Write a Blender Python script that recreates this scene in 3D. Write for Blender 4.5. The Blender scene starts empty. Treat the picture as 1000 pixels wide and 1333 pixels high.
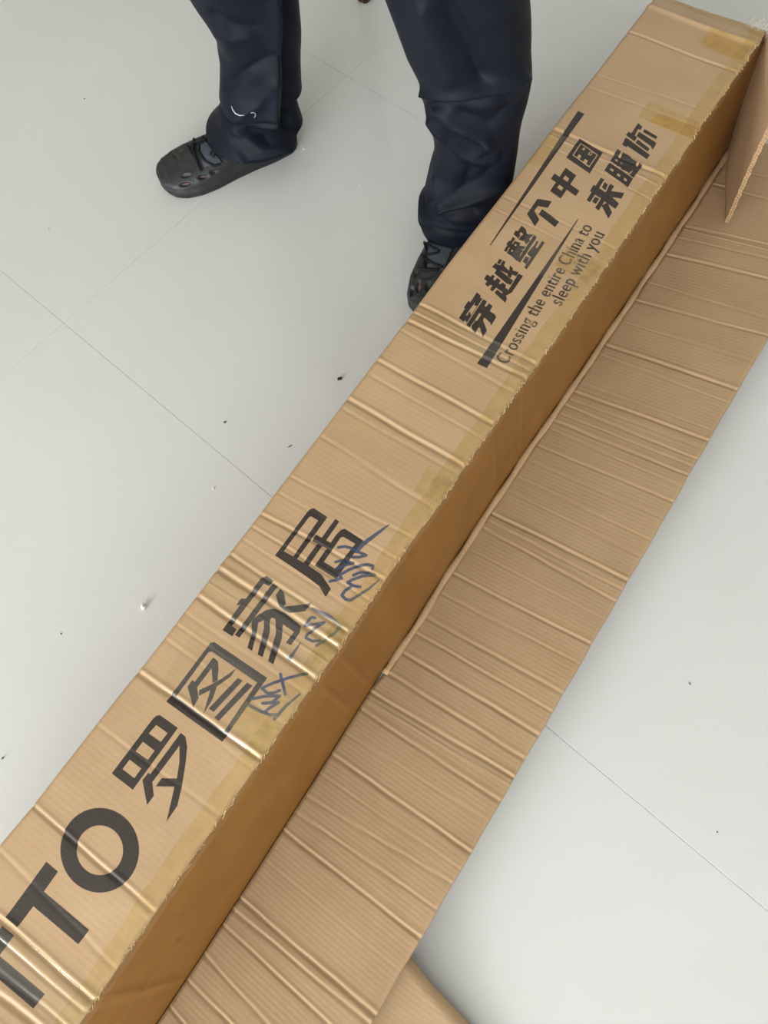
import bpy, bmesh, math, random
import numpy as np
from mathutils import Vector, Matrix
from mathutils.bvhtree import BVHTree

random.seed(7)
rng = np.random.default_rng(11)
SC = bpy.context.scene
COL = SC.collection

# ------------------------------------------------------------------ camera
S = 0.8                                   # metres per calibration unit
CAM_H = 1.5 * S
FPX = 1015.3895980843055
R = np.array([[0.5555143846982584, -0.7871037355918618, 0.2680885633716065],
              [-0.8287167920552543, -0.497694756453736, 0.2559851713754236],
              [-0.06806061239045516, -0.3643729391925163, -0.9287626791733417]])
CX, CY = 500.0, 666.5
CAM = np.array([0, 0, CAM_H])
cam_data = bpy.data.cameras.new('camera')
cam_data.sensor_fit = 'HORIZONTAL'
cam_data.sensor_width = 36.0
cam_data.lens = FPX / 1000.0 * 36.0
cam_data.clip_start = 0.02
cam = bpy.data.objects.new('camera', cam_data)
COL.objects.link(cam)
mw = Matrix.Identity(4)
for i in range(3):
    mw[i][0] = R[i, 0]; mw[i][1] = -R[i, 1]; mw[i][2] = -R[i, 2]; mw[i][3] = CAM[i]
cam.matrix_world = mw
SC.camera = cam

# ------------------------------------------------------------------ world, lights, exposure
world = bpy.data.worlds.new('daylight'); SC.world = world
world.use_nodes = True
bg = world.node_tree.nodes['Background']
bg.inputs[0].default_value = (0.86, 0.93, 1.0, 1)
bg.inputs[1].default_value = 1.0

def area(name, loc, target, sx, sy, power, color):
    l = bpy.data.lights.new(name, 'AREA'); l.shape = 'RECTANGLE'
    l.size = sx; l.size_y = sy; l.energy = power; l.color = color
    o = bpy.data.objects.new(name, l); COL.objects.link(o)
    o.location = loc
    o.rotation_euler = (Vector(target) - Vector(loc)).to_track_quat('-Z', 'Y').to_euler()
    return o

RX0, RX1, RY0, RY1, RZ = -5.6, 4.6, -3.4, 3.9, 2.8
WY0, WY1, WZ0, WZ1 = -2.3, 2.3, .2, 2.65                # the big window behind the photographer
area('window_daylight', (RX0 + 0.03, (WY0 + WY1) / 2, (WZ0 + WZ1) / 2), (RX0 + 5, (WY0 + WY1) / 2, .6), WY1 - WY0 - .1, WZ1 - WZ0 - .1, 430, (0.965, 0.985, 1.0))
SC.view_settings.view_transform = 'Standard'
SC.view_settings.look = 'None'
SC.view_settings.gamma = 1.0
SC.view_settings.use_curve_mapping = False
SC.view_settings.exposure = 0.0

# ------------------------------------------------------------------ helpers
def at(q, z=0.0):
    """point of the plane at height z (m) that the photograph shows at pixel q"""
    d = R @ np.array([q[0] - CX, q[1] - CY, FPX])
    return CAM + d * ((z - CAM_H) / d[2])
def rayd(q):
    d = R @ np.array([q[0] - CX, q[1] - CY, FPX]); return d / np.linalg.norm(d)
RT = R.T
def proj(P):
    c = RT @ (np.asarray(P, float) - CAM)
    return np.array([CX + FPX * c[0] / c[2], CY + FPX * c[1] / c[2]])
def projN(P):
    c = (np.asarray(P) - CAM) @ R
    return np.stack([CX + FPX * c[:, 0] / c[:, 2], CY + FPX * c[:, 1] / c[:, 2]], 1)

def lin(c):
    return tuple(((v / 255) / 12.92 if v / 255 <= 0.04045 else ((v / 255 + 0.055) / 1.055) ** 2.4) for v in c)

def mesh_obj(name, verts, faces, mat=None, parent=None, smooth=True, origin=None, mats=None):
    me = bpy.data.meshes.new(name)
    v = np.asarray(verts, float)
    if origin is None:
        origin = Vector((0, 0, 0))
    v = v - np.array(origin)
    me.from_pydata(v.tolist(), [], [tuple(int(i) for i in f) for f in faces])
    me.update()
    for p in me.polygons: p.use_smooth = smooth
    for m in (mats or ([mat] if mat else [])): me.materials.append(m)
    o = bpy.data.objects.new(name, me); COL.objects.link(o)
    if parent is not None:
        o.parent = parent
        w = Vector(origin); p = parent
        off = Vector((0, 0, 0))
        while p is not None:
            off += Vector(p.location); p = p.parent
        o.location = w - off
    else:
        o.location = origin
    return o

def tag(o, label=None, cat=None, group=None, kind=None):
    if label: o['label'] = label
    if cat: o['category'] = cat
    if group: o['group'] = group
    if kind: o['kind'] = kind
    return o
def empty(name, loc):
    o = bpy.data.objects.new(name, None); COL.objects.link(o); o.location = loc
    o.empty_display_size = 0.05
    return o

def box_vf(x0, x1, y0, y1, z0, z1):
    v = [(x0, y0, z0), (x1, y0, z0), (x1, y1, z0), (x0, y1, z0), (x0, y0, z1), (x1, y0, z1), (x1, y1, z1), (x0, y1, z1)]
    f = [(0, 3, 2, 1), (4, 5, 6, 7), (0, 1, 5, 4), (1, 2, 6, 5), (2, 3, 7, 6), (3, 0, 4, 7)]
    return v, f

def slab(name, top, off, mat, parent=None, uv=None, origin=None):
    """closed sheet from a grid of points top[i, j, 3]; off = thickness vector or array"""
    ni, nj = top.shape[:2]
    bot = top + off
    v = np.concatenate([top.reshape(-1, 3), bot.reshape(-1, 3)])
    n = ni * nj
    idx = np.arange(n).reshape(ni, nj)
    q = np.stack([idx[:-1, :-1], idx[1:, :-1], idx[1:, 1:], idx[:-1, 1:]], -1).reshape(-1, 4)
    # orient so that the top faces away from off
    a, b, c = v[q[0, 0]], v[q[0, 1]], v[q[0, 3]]
    o0 = np.asarray(off).reshape(-1, 3)[0]
    if np.dot(np.cross(b - a, c - a), o0) > 0: q = q[:, ::-1]
    faces = [tuple(r) for r in q] + [tuple(r[::-1] + n) for r in q]
    def rim(e):
        for s, t in zip(e[:-1], e[1:]): faces.append((s, t, t + n, s + n))
    rim(idx[0, :]); rim(idx[::-1, -1][::-1]); rim(idx[-1, ::-1]); rim(idx[::-1, 0])
    o = mesh_obj(name, v, faces, mat, parent, True, origin)
    me = o.data
    bm = bmesh.new(); bm.from_mesh(me); bmesh.ops.recalc_face_normals(bm, faces=bm.faces); bm.to_mesh(me); bm.free()
    for e in me.edges: pass
    nt = len(q)
    me.polygons.foreach_set('use_smooth', [i < 2 * nt for i in range(len(me.polygons))])
    if uv is not None:
        uvv = np.concatenate([uv.reshape(-1, 2), uv.reshape(-1, 2)])
        lay = me.uv_layers.new(name='UVMap')
        li = np.zeros(len(me.loops), int); me.loops.foreach_get('vertex_index', li)
        lay.data.foreach_set('uv', uvv[li].ravel())
    return o

def film(name, g, mat, parent):
    ni, nj = g.shape[:2]; idx = np.arange(ni * nj).reshape(ni, nj)
    q = np.stack([idx[:-1, :-1], idx[1:, :-1], idx[1:, 1:], idx[:-1, 1:]], -1).reshape(-1, 4)
    v = g.reshape(-1, 3)
    if np.cross(v[q[0, 1]] - v[q[0, 0]], v[q[0, 3]] - v[q[0, 0]])[2] < 0: q = q[:, ::-1]
    return mesh_obj(name, v, q, mat, parent)

def tube_vf(pts, rad, nseg=8, caps=True):
    pts = [np.asarray(p, float) for p in pts]; n = len(pts)
    if np.isscalar(rad): rad = [rad] * n
    V, F = [], []
    prev = None
    for i, p in enumerate(pts):
        t = pts[min(i + 1, n - 1)] - pts[max(i - 1, 0)]; t = t / (np.linalg.norm(t) + 1e-12)
        ref = prev if prev is not None else (np.array([0, 0, 1.0]) if abs(t[2]) < .9 else np.array([1.0, 0, 0]))
        a = ref - t * np.dot(ref, t); a /= np.linalg.norm(a) + 1e-12; b = np.cross(t, a); prev = a
        for k in range(nseg):
            w = 2 * math.pi * k / nseg
            V.append(p + rad[i] * (a * math.cos(w) + b * math.sin(w)))
    for i in range(n - 1):
        for k in range(nseg):
            F.append((i * nseg + k, i * nseg + (k + 1) % nseg, (i + 1) * nseg + (k + 1) % nseg, (i + 1) * nseg + k))
    if caps:
        F.append(tuple(range(nseg))[::-1]); F.append(tuple(range((n - 1) * nseg, n * nseg)))
    return V, F

# ------------------------------------------------------------------ materials
class NT:
    def __init__(self, name):
        self.m = bpy.data.materials.new(name); self.m.use_nodes = True
        self.t = self.m.node_tree; self.b = self.t.nodes['Principled BSDF']
        self.out = self.t.nodes['Material Output']
    def n(self, kind, **kw):
        nd = self.t.nodes.new(kind)
        for k, v in kw.items(): setattr(nd, k, v)
        return nd
    def l(self, a, b): self.t.links.new(a, b)
    def s(self, **kw):
        for k, v in kw.items(): self.b.inputs[k.replace('_', ' ')].default_value = v
        return self
    def coord(self, which='Object', scale=(1, 1, 1), rot=(0, 0, 0)):
        tc = self.n('ShaderNodeTexCoord'); mp = self.n('ShaderNodeMapping')
        mp.inputs['Scale'].default_value = scale; mp.inputs['Rotation'].default_value = rot
        self.l(tc.outputs[which], mp.inputs[0]); return mp.outputs[0]
    def noise(self, vec, scale, detail=3, rough=.55):
        nd = self.n('ShaderNodeTexNoise'); nd.inputs['Scale'].default_value = scale
        nd.inputs['Detail'].default_value = detail; nd.inputs['Roughness'].default_value = rough
        self.l(vec, nd.inputs['Vector']); return nd.outputs['Fac']
    def ramp(self, fac, stops):
        r = self.n('ShaderNodeValToRGB'); e = r.color_ramp.elements
        while len(e) < len(stops): e.new(0.5)
        for el, (p, c) in zip(e, stops): el.position = p; el.color = (*c[:3], 1)
        self.l(fac, r.inputs[0]); return r.outputs[0]
    def mix(self, fac, a, b, mode='MIX'):
        m = self.n('ShaderNodeMix', data_type='RGBA', blend_type=mode)
        if isinstance(fac, (int, float)): m.inputs[0].default_value = fac
        else: self.l(fac, m.inputs[0])
        for s, v in ((m.inputs[6], a), (m.inputs[7], b)):
            if isinstance(v, tuple): s.default_value = (*v[:3], 1)
            else: self.l(v, s)
        return m.outputs[2]
    def math(self, op, a, b=0.0):
        m = self.n('ShaderNodeMath', operation=op)
        for i, v in enumerate((a, b)):
            if isinstance(v, (int, float)): m.inputs[i].default_value = v
            else: self.l(v, m.inputs[i])
        return m.outputs[0]
    def bump(self, h, strength=.3, dist=.001, prev=None):
        b = self.n('ShaderNodeBump'); b.inputs['Strength'].default_value = strength; b.inputs['Distance'].default_value = dist
        self.l(h, b.inputs['Height'])
        if prev is not None: self.l(prev, b.inputs['Normal'])
        return b.outputs[0]

def flutes(t, period, axis='X'):
    """fine relief of the corrugation: ridges across the panel"""
    co = t.coord('Object')
    w = t.n('ShaderNodeTexWave', wave_type='BANDS', bands_direction=axis, wave_profile='SIN')
    w.inputs['Scale'].default_value = 2 * math.pi / (20 * period)
    w.inputs['Distortion'].default_value = 0.6; w.inputs['Detail'].default_value = 1.0; w.inputs['Detail Scale'].default_value = 3.0
    t.l(co, w.inputs['Vector']); return w.outputs['Fac']

def kraft(name, c1, c2, flute=.0065, fl_str=.25, rough=.62, print_img=None, spec=.35, coat=0.0, fcol=.1):
    t = NT(name)
    co = t.coord('Object')
    st = t.coord('Object', scale=(2.2, 1.0, 2.2))
    n1 = t.noise(st, 9, 4); n2 = t.noise(co, 260, 2); n3 = t.noise(co, 5, 2)
    base = t.ramp(n1, [(.3, c1), (.72, c2)])
    base = t.mix(t.math('MULTIPLY', n2, .10), base, tuple(v * .55 for v in c1))
    base = t.mix(t.math('MULTIPLY', n3, .10), base, tuple(min(1, v * 1.18) for v in c2))
    fw = flutes(t, flute)
    base = t.mix(t.math('MULTIPLY', fw, fcol), base, tuple(v * .6 for v in c1))
    if print_img is not None:
        tx = t.n('ShaderNodeTexImage', image=print_img, interpolation='Linear', extension='CLIP')
        uvn = t.n('ShaderNodeUVMap', uv_map='UVMap'); t.l(uvn.outputs[0], tx.inputs[0])
        sp = t.n('ShaderNodeSeparateColor'); t.l(tx.outputs[0], sp.inputs[0])
        wear = t.noise(co, 420, 3, .7)
        wk = t.math('MULTIPLY', sp.outputs[0], t.ramp(wear, [(.25, (.93,) * 3), (.5, (1,) * 3)]))
        base = t.mix(t.math('MULTIPLY', wk, .96), base, lin((33, 29, 30)))
        base = t.mix(t.math('MULTIPLY', sp.outputs[1], .9), base, lin((50, 66, 98)))
        tt = NT
    t.l(base, t.b.inputs['Base Color'])
    t.s(Roughness=rough, Specular_IOR_Level=spec, Coat_Weight=coat, Coat_Roughness=.25)
    b = t.bump(fw, fl_str, .0012); b = t.bump(n2, .12, .0006, b)
    t.l(b, t.b.inputs['Normal'])
    return t.m

def tape_mat(name, tint, alpha, rough=.22):
    """thin adhesive film: lets the board show through, with a gloss of its own"""
    t = NT(name)
    co = t.coord('Object')
    tr = t.n('ShaderNodeBsdfTransparent'); 
    nz = t.noise(co, 90, 4)
    c = t.ramp(nz, [(.3, tint), (.7, tuple(min(1, v * 1.1) for v in tint))])
    t.l(c, tr.inputs[0])
    gl = t.n('ShaderNodeBsdfGlossy'); gl.inputs['Roughness'].default_value = rough; gl.inputs['Color'].default_value = (1, 1, 1, 1)
    df = t.n('ShaderNodeBsdfDiffuse'); t.l(c, df.inputs[0])
    fr = t.n('ShaderNodeFresnel'); fr.inputs[0].default_value = 1.5
    wr = t.noise(t.coord('Object', scale=(1, 3, 1)), 120, 3)
    bp = t.bump(wr, .10, .0006); t.l(bp, gl.inputs['Normal']); t.l(bp, fr.inputs['Normal'])
    m0 = t.n('ShaderNodeMixShader'); m0.inputs[0].default_value = alpha
    t.l(tr.outputs[0], m0.inputs[1]); t.l(df.outputs[0], m0.inputs[2])
    mx = t.n('ShaderNodeMixShader'); t.l(t.math('MINIMUM', fr.outputs[0], .075), mx.inputs[0])
    t.l(m0.outputs[0], mx.inputs[1]); t.l(gl.outputs[0], mx.inputs[2])
    t.l(mx.outputs[0], t.out.inputs[0])
    t.t.nodes.remove(t.b)
    return t.m

def plain(name, c, rough=.5, spec=.5, nscale=40, var=.15, bump=0.0, bscale=300, **kw):
    t = NT(name); co = t.coord('Object')
    n = t.noise(co, nscale, 3)
    t.l(t.ramp(n, [(.3, tuple(v * (1 - var) for v in c)), (.7, tuple(min(1, v * (1 + var)) for v in c))]), t.b.inputs['Base Color'])
    t.s(Roughness=rough, Specular_IOR_Level=spec, **kw)
    if bump: t.l(t.bump(t.noise(co, bscale, 3), bump, .001), t.b.inputs['Normal'])
    return t.m

C_OUT1, C_OUT2 = lin((188, 155, 118)), lin((197, 165, 128))
C_IN1, C_IN2 = lin((178, 148, 114)), lin((188, 158, 124))
M_wall = plain('wall_paint', lin((228, 228, 226)), .7, .2, 3, .02)
M_wall2 = plain('low_bounce_wall_taupe', lin((172, 164, 146)), .7, .2, 3, .03)  # invented darker tone for the unseen left wall, bouncing less light onto the floor
M_ceil = plain('ceiling_paint', lin((236, 235, 231)), .8, .2, 3, .02)
M_grout = plain('tile_grout', lin((192, 190, 180)), .7, .2, 60, .06)
M_frame = plain('window_frame_paint', lin((235, 235, 235)), .4, .4, 10, .02)

def tile_material():
    t = NT('polished_tile'); co = t.coord('Object')
    g = t.n('ShaderNodeNewGeometry')
    n1 = t.noise(g.outputs['Position'], 1.6, 4); n2 = t.noise(g.outputs['Position'], 9, 3)
    c = t.ramp(n1, [(.3, lin((212, 212, 209))), (.7, lin((219, 219, 217)))])
    c = t.mix(t.math('MULTIPLY', n2, .15), c, lin((206, 206, 202)))
    t.l(c, t.b.inputs['Base Color'])
    t.s(Roughness=.09, Specular_IOR_Level=.5)
    t.l(t.ramp(n2, [(.3, (.07,) * 3), (.7, (.12,) * 3)]), t.b.inputs['Roughness'])
    return t.m
M_tile = tile_material()

# ------------------------------------------------------------------ room
floor = tag(mesh_obj('floor', *box_vf(RX0, RX1, RY0, RY1, -0.08, -0.0015), M_grout, smooth=False), kind='structure')
TH = 0.13088213367856422
td = np.array([math.sin(TH), math.cos(TH)]); tn = np.array([math.cos(TH), -math.sin(TH)])
TS = 0.8
A0 = at((82.8, 420.5))[:2]                        # a tile corner
def tile_mesh():
    h = TS / 2 - .0003; g = TS / 2 - .00016; c = .0004
    v = []
    for z, r, q in ((-.006, h, g), (-c, h, g), (0, h - c, g - .5 * c)):
        v += [(-r, -q, z), (r, -q, z), (r, q, z), (-r, q, z)]
    f = [(8, 9, 10, 11)]
    for k in (0, 4):
        for i in range(4):
            j = (i + 1) % 4; f.append((k + i, k + j, k + 4 + j, k + 4 + i))
    me = bpy.data.meshes.new('floor_tile'); me.from_pydata(v, [], f); me.materials.append(M_tile); me.update(); return me
TM = tile_mesh()
for i in range(-8, 9):
    for j in range(-8, 8):
        c = A0 + tn * TS * (i + .5) + td * TS * (j + .5)
        if RX0 + .1 < c[0] < RX1 - .1 and RY0 + .1 < c[1] < RY1 - .1:
            o = bpy.data.objects.new('floor_tile', TM); COL.objects.link(o)
            o.location = (c[0], c[1], 0); o.rotation_euler = (0, 0, -TH); o.parent = floor

def wall_with_opening(name, along, pos, thick, lo, hi, o0, o1, z0, z1, mat=None):
    V, F = [], []
    def add(a0, a1, b0, b1):
        if along == 'x': v, f = box_vf(a0, a1, min(pos, pos + thick), max(pos, pos + thick), b0, b1)
        else: v, f = box_vf(min(pos, pos + thick), max(pos, pos + thick), a0, a1, b0, b1)
        k = len(V); V.extend(v); F.extend([tuple(i + k for i in q) for q in f])
    if o0 is None: add(lo, hi, 0, RZ)
    else:
        add(lo, o0, 0, RZ); add(o1, hi, 0, RZ); add(o0, o1, z1, RZ)
        if z0 > 0: add(o0, o1, 0, z0)
    return tag(mesh_obj(name, V, F, mat or M_wall, smooth=False), kind='structure')
wall_with_opening('wall_left', 'x', RY1, .15, RX0, RX1, None, None, 0, 0, M_wall2)
wall_with_opening('wall_right', 'x', RY0, -.15, RX0, RX1, None, None, 0, 0)
wall_with_opening('wall_back', 'y', RX1, .15, RY0, RY1, None, None, 0, 0)
wall_with_opening('wall_front', 'y', RX0, -.15, RY0, RY1, WY0, WY1, WZ0, WZ1)
tag(mesh_obj('ceiling', *box_vf(RX0, RX1, RY0, RY1, RZ, RZ + .1), M_ceil, smooth=False), kind='structure')
def window_frame(name, along, pos, a0, a1, z0, z1):
    V, F = [], []
    def add(b0, b1, c0, c1):
        if along == 'x': v, f = box_vf(b0, b1, pos - .03, pos + .03, c0, c1)
        else: v, f = box_vf(pos - .03, pos + .03, b0, b1, c0, c1)
        k = len(V); V.extend(v); F.extend([tuple(i + k for i in q) for q in f])
    w = .06
    add(a0, a1, z0, z0 + w); add(a0, a1, z1 - w, z1)
    n = 3
    for k in range(n + 1):
        c = a0 + (a1 - a0) * k / n
        add(max(a0, c - w / 2), min(a1, c + w / 2), z0, z1)
    return tag(mesh_obj(name, V, F, M_frame, smooth=False), kind='structure')
window_frame('window_1', 'y', RX0 - .11, WY0, WY1, WZ0, WZ1)

# ------------------------------------------------------------------ cardboard box: outlines
ZT = 0.30 * S
def edge_fn(pts, z):
    P = np.array([at(q, z)[:2] for q in pts]); o = np.argsort(P[:, 0]); P = P[o]
    k = np.polyfit(P[:, 0], P[:, 1], 4); r = P[:, 1] - np.polyval(k, P[:, 0])
    lo, hi = P[0, 0], P[-1, 0]
    return lambda x: np.polyval(k, np.clip(x, lo, hi)) + .35 * np.interp(x, P[:, 0], r)
TOP_L = edge_fn([(0, 1095), (43, 1051), (155, 900), (200, 846), (256, 774), (297, 720), (329, 681), (358, 640), (420, 559), (450, 518), (489, 468), (529, 417), (543, 399), (580, 344), (660, 244), (718, 168), (746, 130), (760, 113), (818, 41), (848, 0)], ZT)
TOP_R = edge_fn([(121, 1305), (200, 1188), (340, 988), (412, 885), (441, 846), (499, 754), (532, 703), (573.6, 655), (604, 607), (641, 553), (684, 492), (697, 476), (754, 402), (862, 239), (868, 228), (900, 184), (911, 161), (964, 91), (997, 42)], ZT)
BOT = edge_fn([(205, 1333), (259, 1253), (360, 1094), (421, 1000), (496, 875), (540, 817), (583, 740), (628, 671), (682, 588), (740, 511), (781, 449), (857, 331), (887, 286), (944, 200)], 0)
BX0, BX1 = -0.62, float(at((930, 8), ZT)[0]); print('BX1', BX1)                            # near end (outside the frame) and far end
YH = float(np.mean(BOT(np.linspace(-.4, 1.3, 50))))
TILT = math.tan(0.2207)
def flap_z(y): return np.maximum(YH - y, 0) * TILT
def on_flap(q):
    d = R @ np.array([q[0] - CX, q[1] - CY, FPX])
    # z = (YH - y) * TILT
    t = ((YH - CAM[1]) * TILT - CAM[2]) / (d[2] + d[1] * TILT)
    return CAM + d * t
FP = [(486, 1327), (548, 1219), (611, 1112), (624, 1092), (640, 1068), (666, 1014), (683, 988), (700, 957), (733, 904), (769, 839), (816, 758), (852, 700), (902, 607), (959, 509), (1000, 440)]
_fp = np.array([on_flap(q) for q in FP]); _fp = _fp[np.argsort(_fp[:, 0])]
_fk = np.polyfit(_fp[:, 0], _fp[:, 1], 3)
def FLAP_O(x): return np.polyval(_fk, np.clip(x, _fp[0, 0], _fp[-1, 0])) + .15 * (np.interp(x, _fp[:, 0], _fp[:, 1]) - np.polyval(_fk, np.clip(x, _fp[0, 0], _fp[-1, 0])))

# creases: px at left end, px at right end, height (m), width (m)
TOP_CR = [((779, 97), (937, 150), .0005, .004), ((816, 42), (959, 94), .0022, .004), ((768, 113), (914, 167), .0007, .004),
          ((718, 168), (868, 232), .0034, .0045), ((714, 175), (862, 243), -.0016, .004), ((706, 186), (842, 258), .0008, .003),
          ((652, 254), (790, 318), .0008, .004), ((640, 270), (772, 335), .0007, .003),
          ((545, 396), (697, 474), .0028, .0036), ((537, 407), (691, 483), .0016, .0032), ((529, 418), (685, 492), .0032, .0038), ((520, 430), (670, 512), .0008, .005),
          ((489, 468), (642, 553), .0026, .0042), ((480, 487), (628, 572), .0006, .005), ((450, 518), (604, 608), .0032, .0042), ((443, 530), (575, 605), .0006, .005),
          ((415, 566), (560, 660), .0007, .006), ((372, 618), (535, 700), .0009, .004), ((360, 640), (515, 728), .0006, .004),
          ((330, 664), (500, 755), .0024, .0036), ((326, 684), (470, 775), .0013, .0035), ((312, 700), (462, 795), .0006, .004),
          ((297, 721), (456, 825), .0026, .0036), ((282, 740), (442, 845), .0042, .0046), ((270, 757), (428, 863), -.0008, .004), ((256, 776), (413, 886), .0036, .0042),
          ((240, 797), (398, 905), .0006, .004), ((228, 812), (385, 922), .0005, .004), ((214, 832), (370, 944), .0006, .004),
          ((200, 890), (341, 990), .0036, .0042), ((180, 878), (330, 1003), .0004, .004), ((124, 943), (285, 1062), .0007, .005),
          ((43, 1050), (201, 1188), .0028, .0038), ((0, 1110), (150, 1262), .0007, .005),
          ((-30, 1173), (121, 1305), .0042, .0042), ((-42, 1190), (110, 1320), .0018, .004), ((-60, 1216), (95, 1345), .0012, .004), ((-80, 1236), (80, 1363), .0036, .005), ((-100, 1262), (60, 1390), .0028, .004)]
FLAP_CR = [((919, 241), (960, 252), .0016), ((940, 222), (1020, 238), .0012), ((886, 297), (1000, 322), .0018), ((899, 303), (1000, 328), -.0012), ((861, 333), (1000, 366), .0026), ((880, 312), (1000, 340), .0010), ((843, 371), (1000, 418), .0008),
           ((824, 393), (996, 440), .0018), ((805, 420), (975, 472), .0006), ((781, 449.5), (959, 510), .0032), ((775, 462), (950, 528), .0006), ((750, 500), (925, 562), .0005), ((743, 511), (919, 575), .0026),
           ((738, 521), (913, 585), .0007), ((733, 529), (905, 600), .0014), ((730, 541), (901, 610), .0008), ((728, 553), (895, 621), .0017), ((715, 560), (885, 636), .0006), ((700, 582), (872, 654), .0014), ((690, 602), (862, 676), .0005), ((672, 622), (846, 705), .0006), ((660, 640), (832, 725), .0006),
           ((638, 669.7), (816, 757), .0034), ((633, 679), (808, 769), .0010), ((628, 689), (799, 784), .0018), ((610, 716), (785, 808), .0005), ((588, 748), (767, 840), .0022), ((571, 772), (746, 862), .0010),
           ((552, 803), (731, 904), .0020), ((539, 824), (717, 927), .0018), ((522, 850), (700, 957), .0032), ((503, 876), (681, 988), .0026), ((486, 904), (664, 1010), .0030), ((478, 911), (660, 1020), -.0010), ((480, 931), (649, 1043), .0022),
           ((455, 958), (636, 1070), .0006), ((424, 977), (611, 1109), .0030), ((420, 1010), (598, 1131), .0007), ((400, 1037), (587, 1150), .0012), ((387, 1059), (567, 1182), .0014), ((371, 1083), (545, 1219), .0030),
           ((345, 1120), (520, 1262), .0004), ((312, 1169), (488, 1321), .0040), ((303, 1183), (480, 1331), .0024), ((290, 1202), (429, 1333), .0024), ((266, 1241), (350, 1333), .0020), ((244, 1274), (301, 1333), .0024), ((222, 1310), (242, 1333), .0026), ((195, 1335), (240, 1390), .002)]

def crease_lines(cr, f):
    out = []
    for c in cr:
        p, q = f(c[0])[:2], f(c[1])[:2]
        out.append((p, q, c[2], c[3] if len(c) > 3 else .0036))
    return out
TOPC = crease_lines(TOP_CR, lambda q: at(q, ZT))
FLPC = crease_lines(FLAP_CR, on_flap)
def relief(lines, x, y, seed):
    h = np.zeros_like(x); r = np.random.default_rng(seed)
    for (p, q, a, w) in lines:
        ph = r.uniform(0, 6.28, 4); fr = r.uniform(20, 60, 2)
        m = (q[0] - p[0]) / (q[1] - p[1])
        d = x - (p[0] + (y - p[1]) * m) + .00035 * np.sin(y * fr[0] + ph[0]) + .0002 * np.sin(y * fr[1] * 2.3 + ph[1])
        near = np.abs(d) < .05; w = w * (.45 + .25 * min(1, a / .004))
        aa = .62 * a * (1 + .2 * np.sin(y * fr[1] + ph[2]))
        g = aa * (-np.exp(-(d / w) ** 2) + .4 * np.exp(-((d - 1.9 * w) / (1.1 * w)) ** 2))
        h += np.where(near, g, 0)
    return h
def wave_noise(x, y, seed, n=10, amp=.0008, k=(3, 14)):
    r = np.random.default_rng(seed); h = np.zeros_like(x)
    for _ in range(n):
        kx, ky = r.uniform(*k) * r.choice([-1, 1]), r.uniform(*k) * r.choice([-1, 1])
        h += amp * np.sin(kx * x + ky * y + r.uniform(0, 6.28)) / math.sqrt(n)
    return h
def top_h(x, y):
    x = np.asarray(x, float); y = np.asarray(y, float)
    yl, yr = TOP_L(x), TOP_R(x)
    u = np.clip((y - yr) / (yl - yr), 0, 1)
    rnd = np.minimum(u, 1 - u) * (yl - yr)                 # rounded long edges
    edge = -.004 * np.clip(1 - rnd / .006, 0, 1) ** 2
    far = -.010 * np.clip((x - (BX1 - .045)) / .045, 0, 1) ** 2 + .003 * np.exp(-((x - BX1 + .05) / .006) ** 2)
    return ZT + relief(TOPC, x, y, 3) + wave_noise(x, y, 5, amp=.0014, k=(6, 30)) + edge + far

# ------------------------------------------------------------------ printed lettering (rastered here, flat print on the top panel)
TY0, TY1 = .185, .425
PXM = 2400.0                                               # print pixels per metre
NW, NH = int((BX1 - BX0) * PXM), int((TY1 - TY0) * PXM)
ink = np.zeros((NH, NW), np.float32); blue = np.zeros((NH, NW), np.float32)
SUB = [(-.33, -.33), (0, -.33), (.33, -.33), (-.33, 0), (0, 0), (.33, 0), (-.33, .33), (0, .33), (.33, .33)]
def fill(buf, P, val=1.0, erase=False):
    """P: polygon in panel metres"""
    P = np.asarray(P, float)
    X = (P[:, 0] - BX0) * PXM; Y = (P[:, 1] - TY0) * PXM
    x0, x1 = max(int(X.min()) - 1, 0), min(int(X.max()) + 2, NW); y0, y1 = max(int(Y.min()) - 1, 0), min(int(Y.max()) + 2, NH)
    if x1 <= x0 or y1 <= y0: return
    gx, gy = np.meshgrid(np.arange(x0, x1) + .5, np.arange(y0, y1) + .5)
    acc = np.zeros(gx.shape, np.float32)
    for sx, sy in SUB:
        a, b = gx + sx, gy + sy; ins = np.zeros(gx.shape, bool)
        j = len(X) - 1
        for i in range(len(X)):
            if Y[i] != Y[j]:
                c = ((Y[i] > b) != (Y[j] > b)) & (a < (X[j] - X[i]) * (b - Y[i]) / (Y[j] - Y[i]) + X[i])
                ins ^= c
            j = i
        acc += ins
    acc /= len(SUB)
    w = buf[y0:y1, x0:x1]
    if erase: w *= (1 - acc)
    else: np.maximum(w, acc * val, out=w)
def wp(q): return at(q, ZT)[:2]
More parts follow.
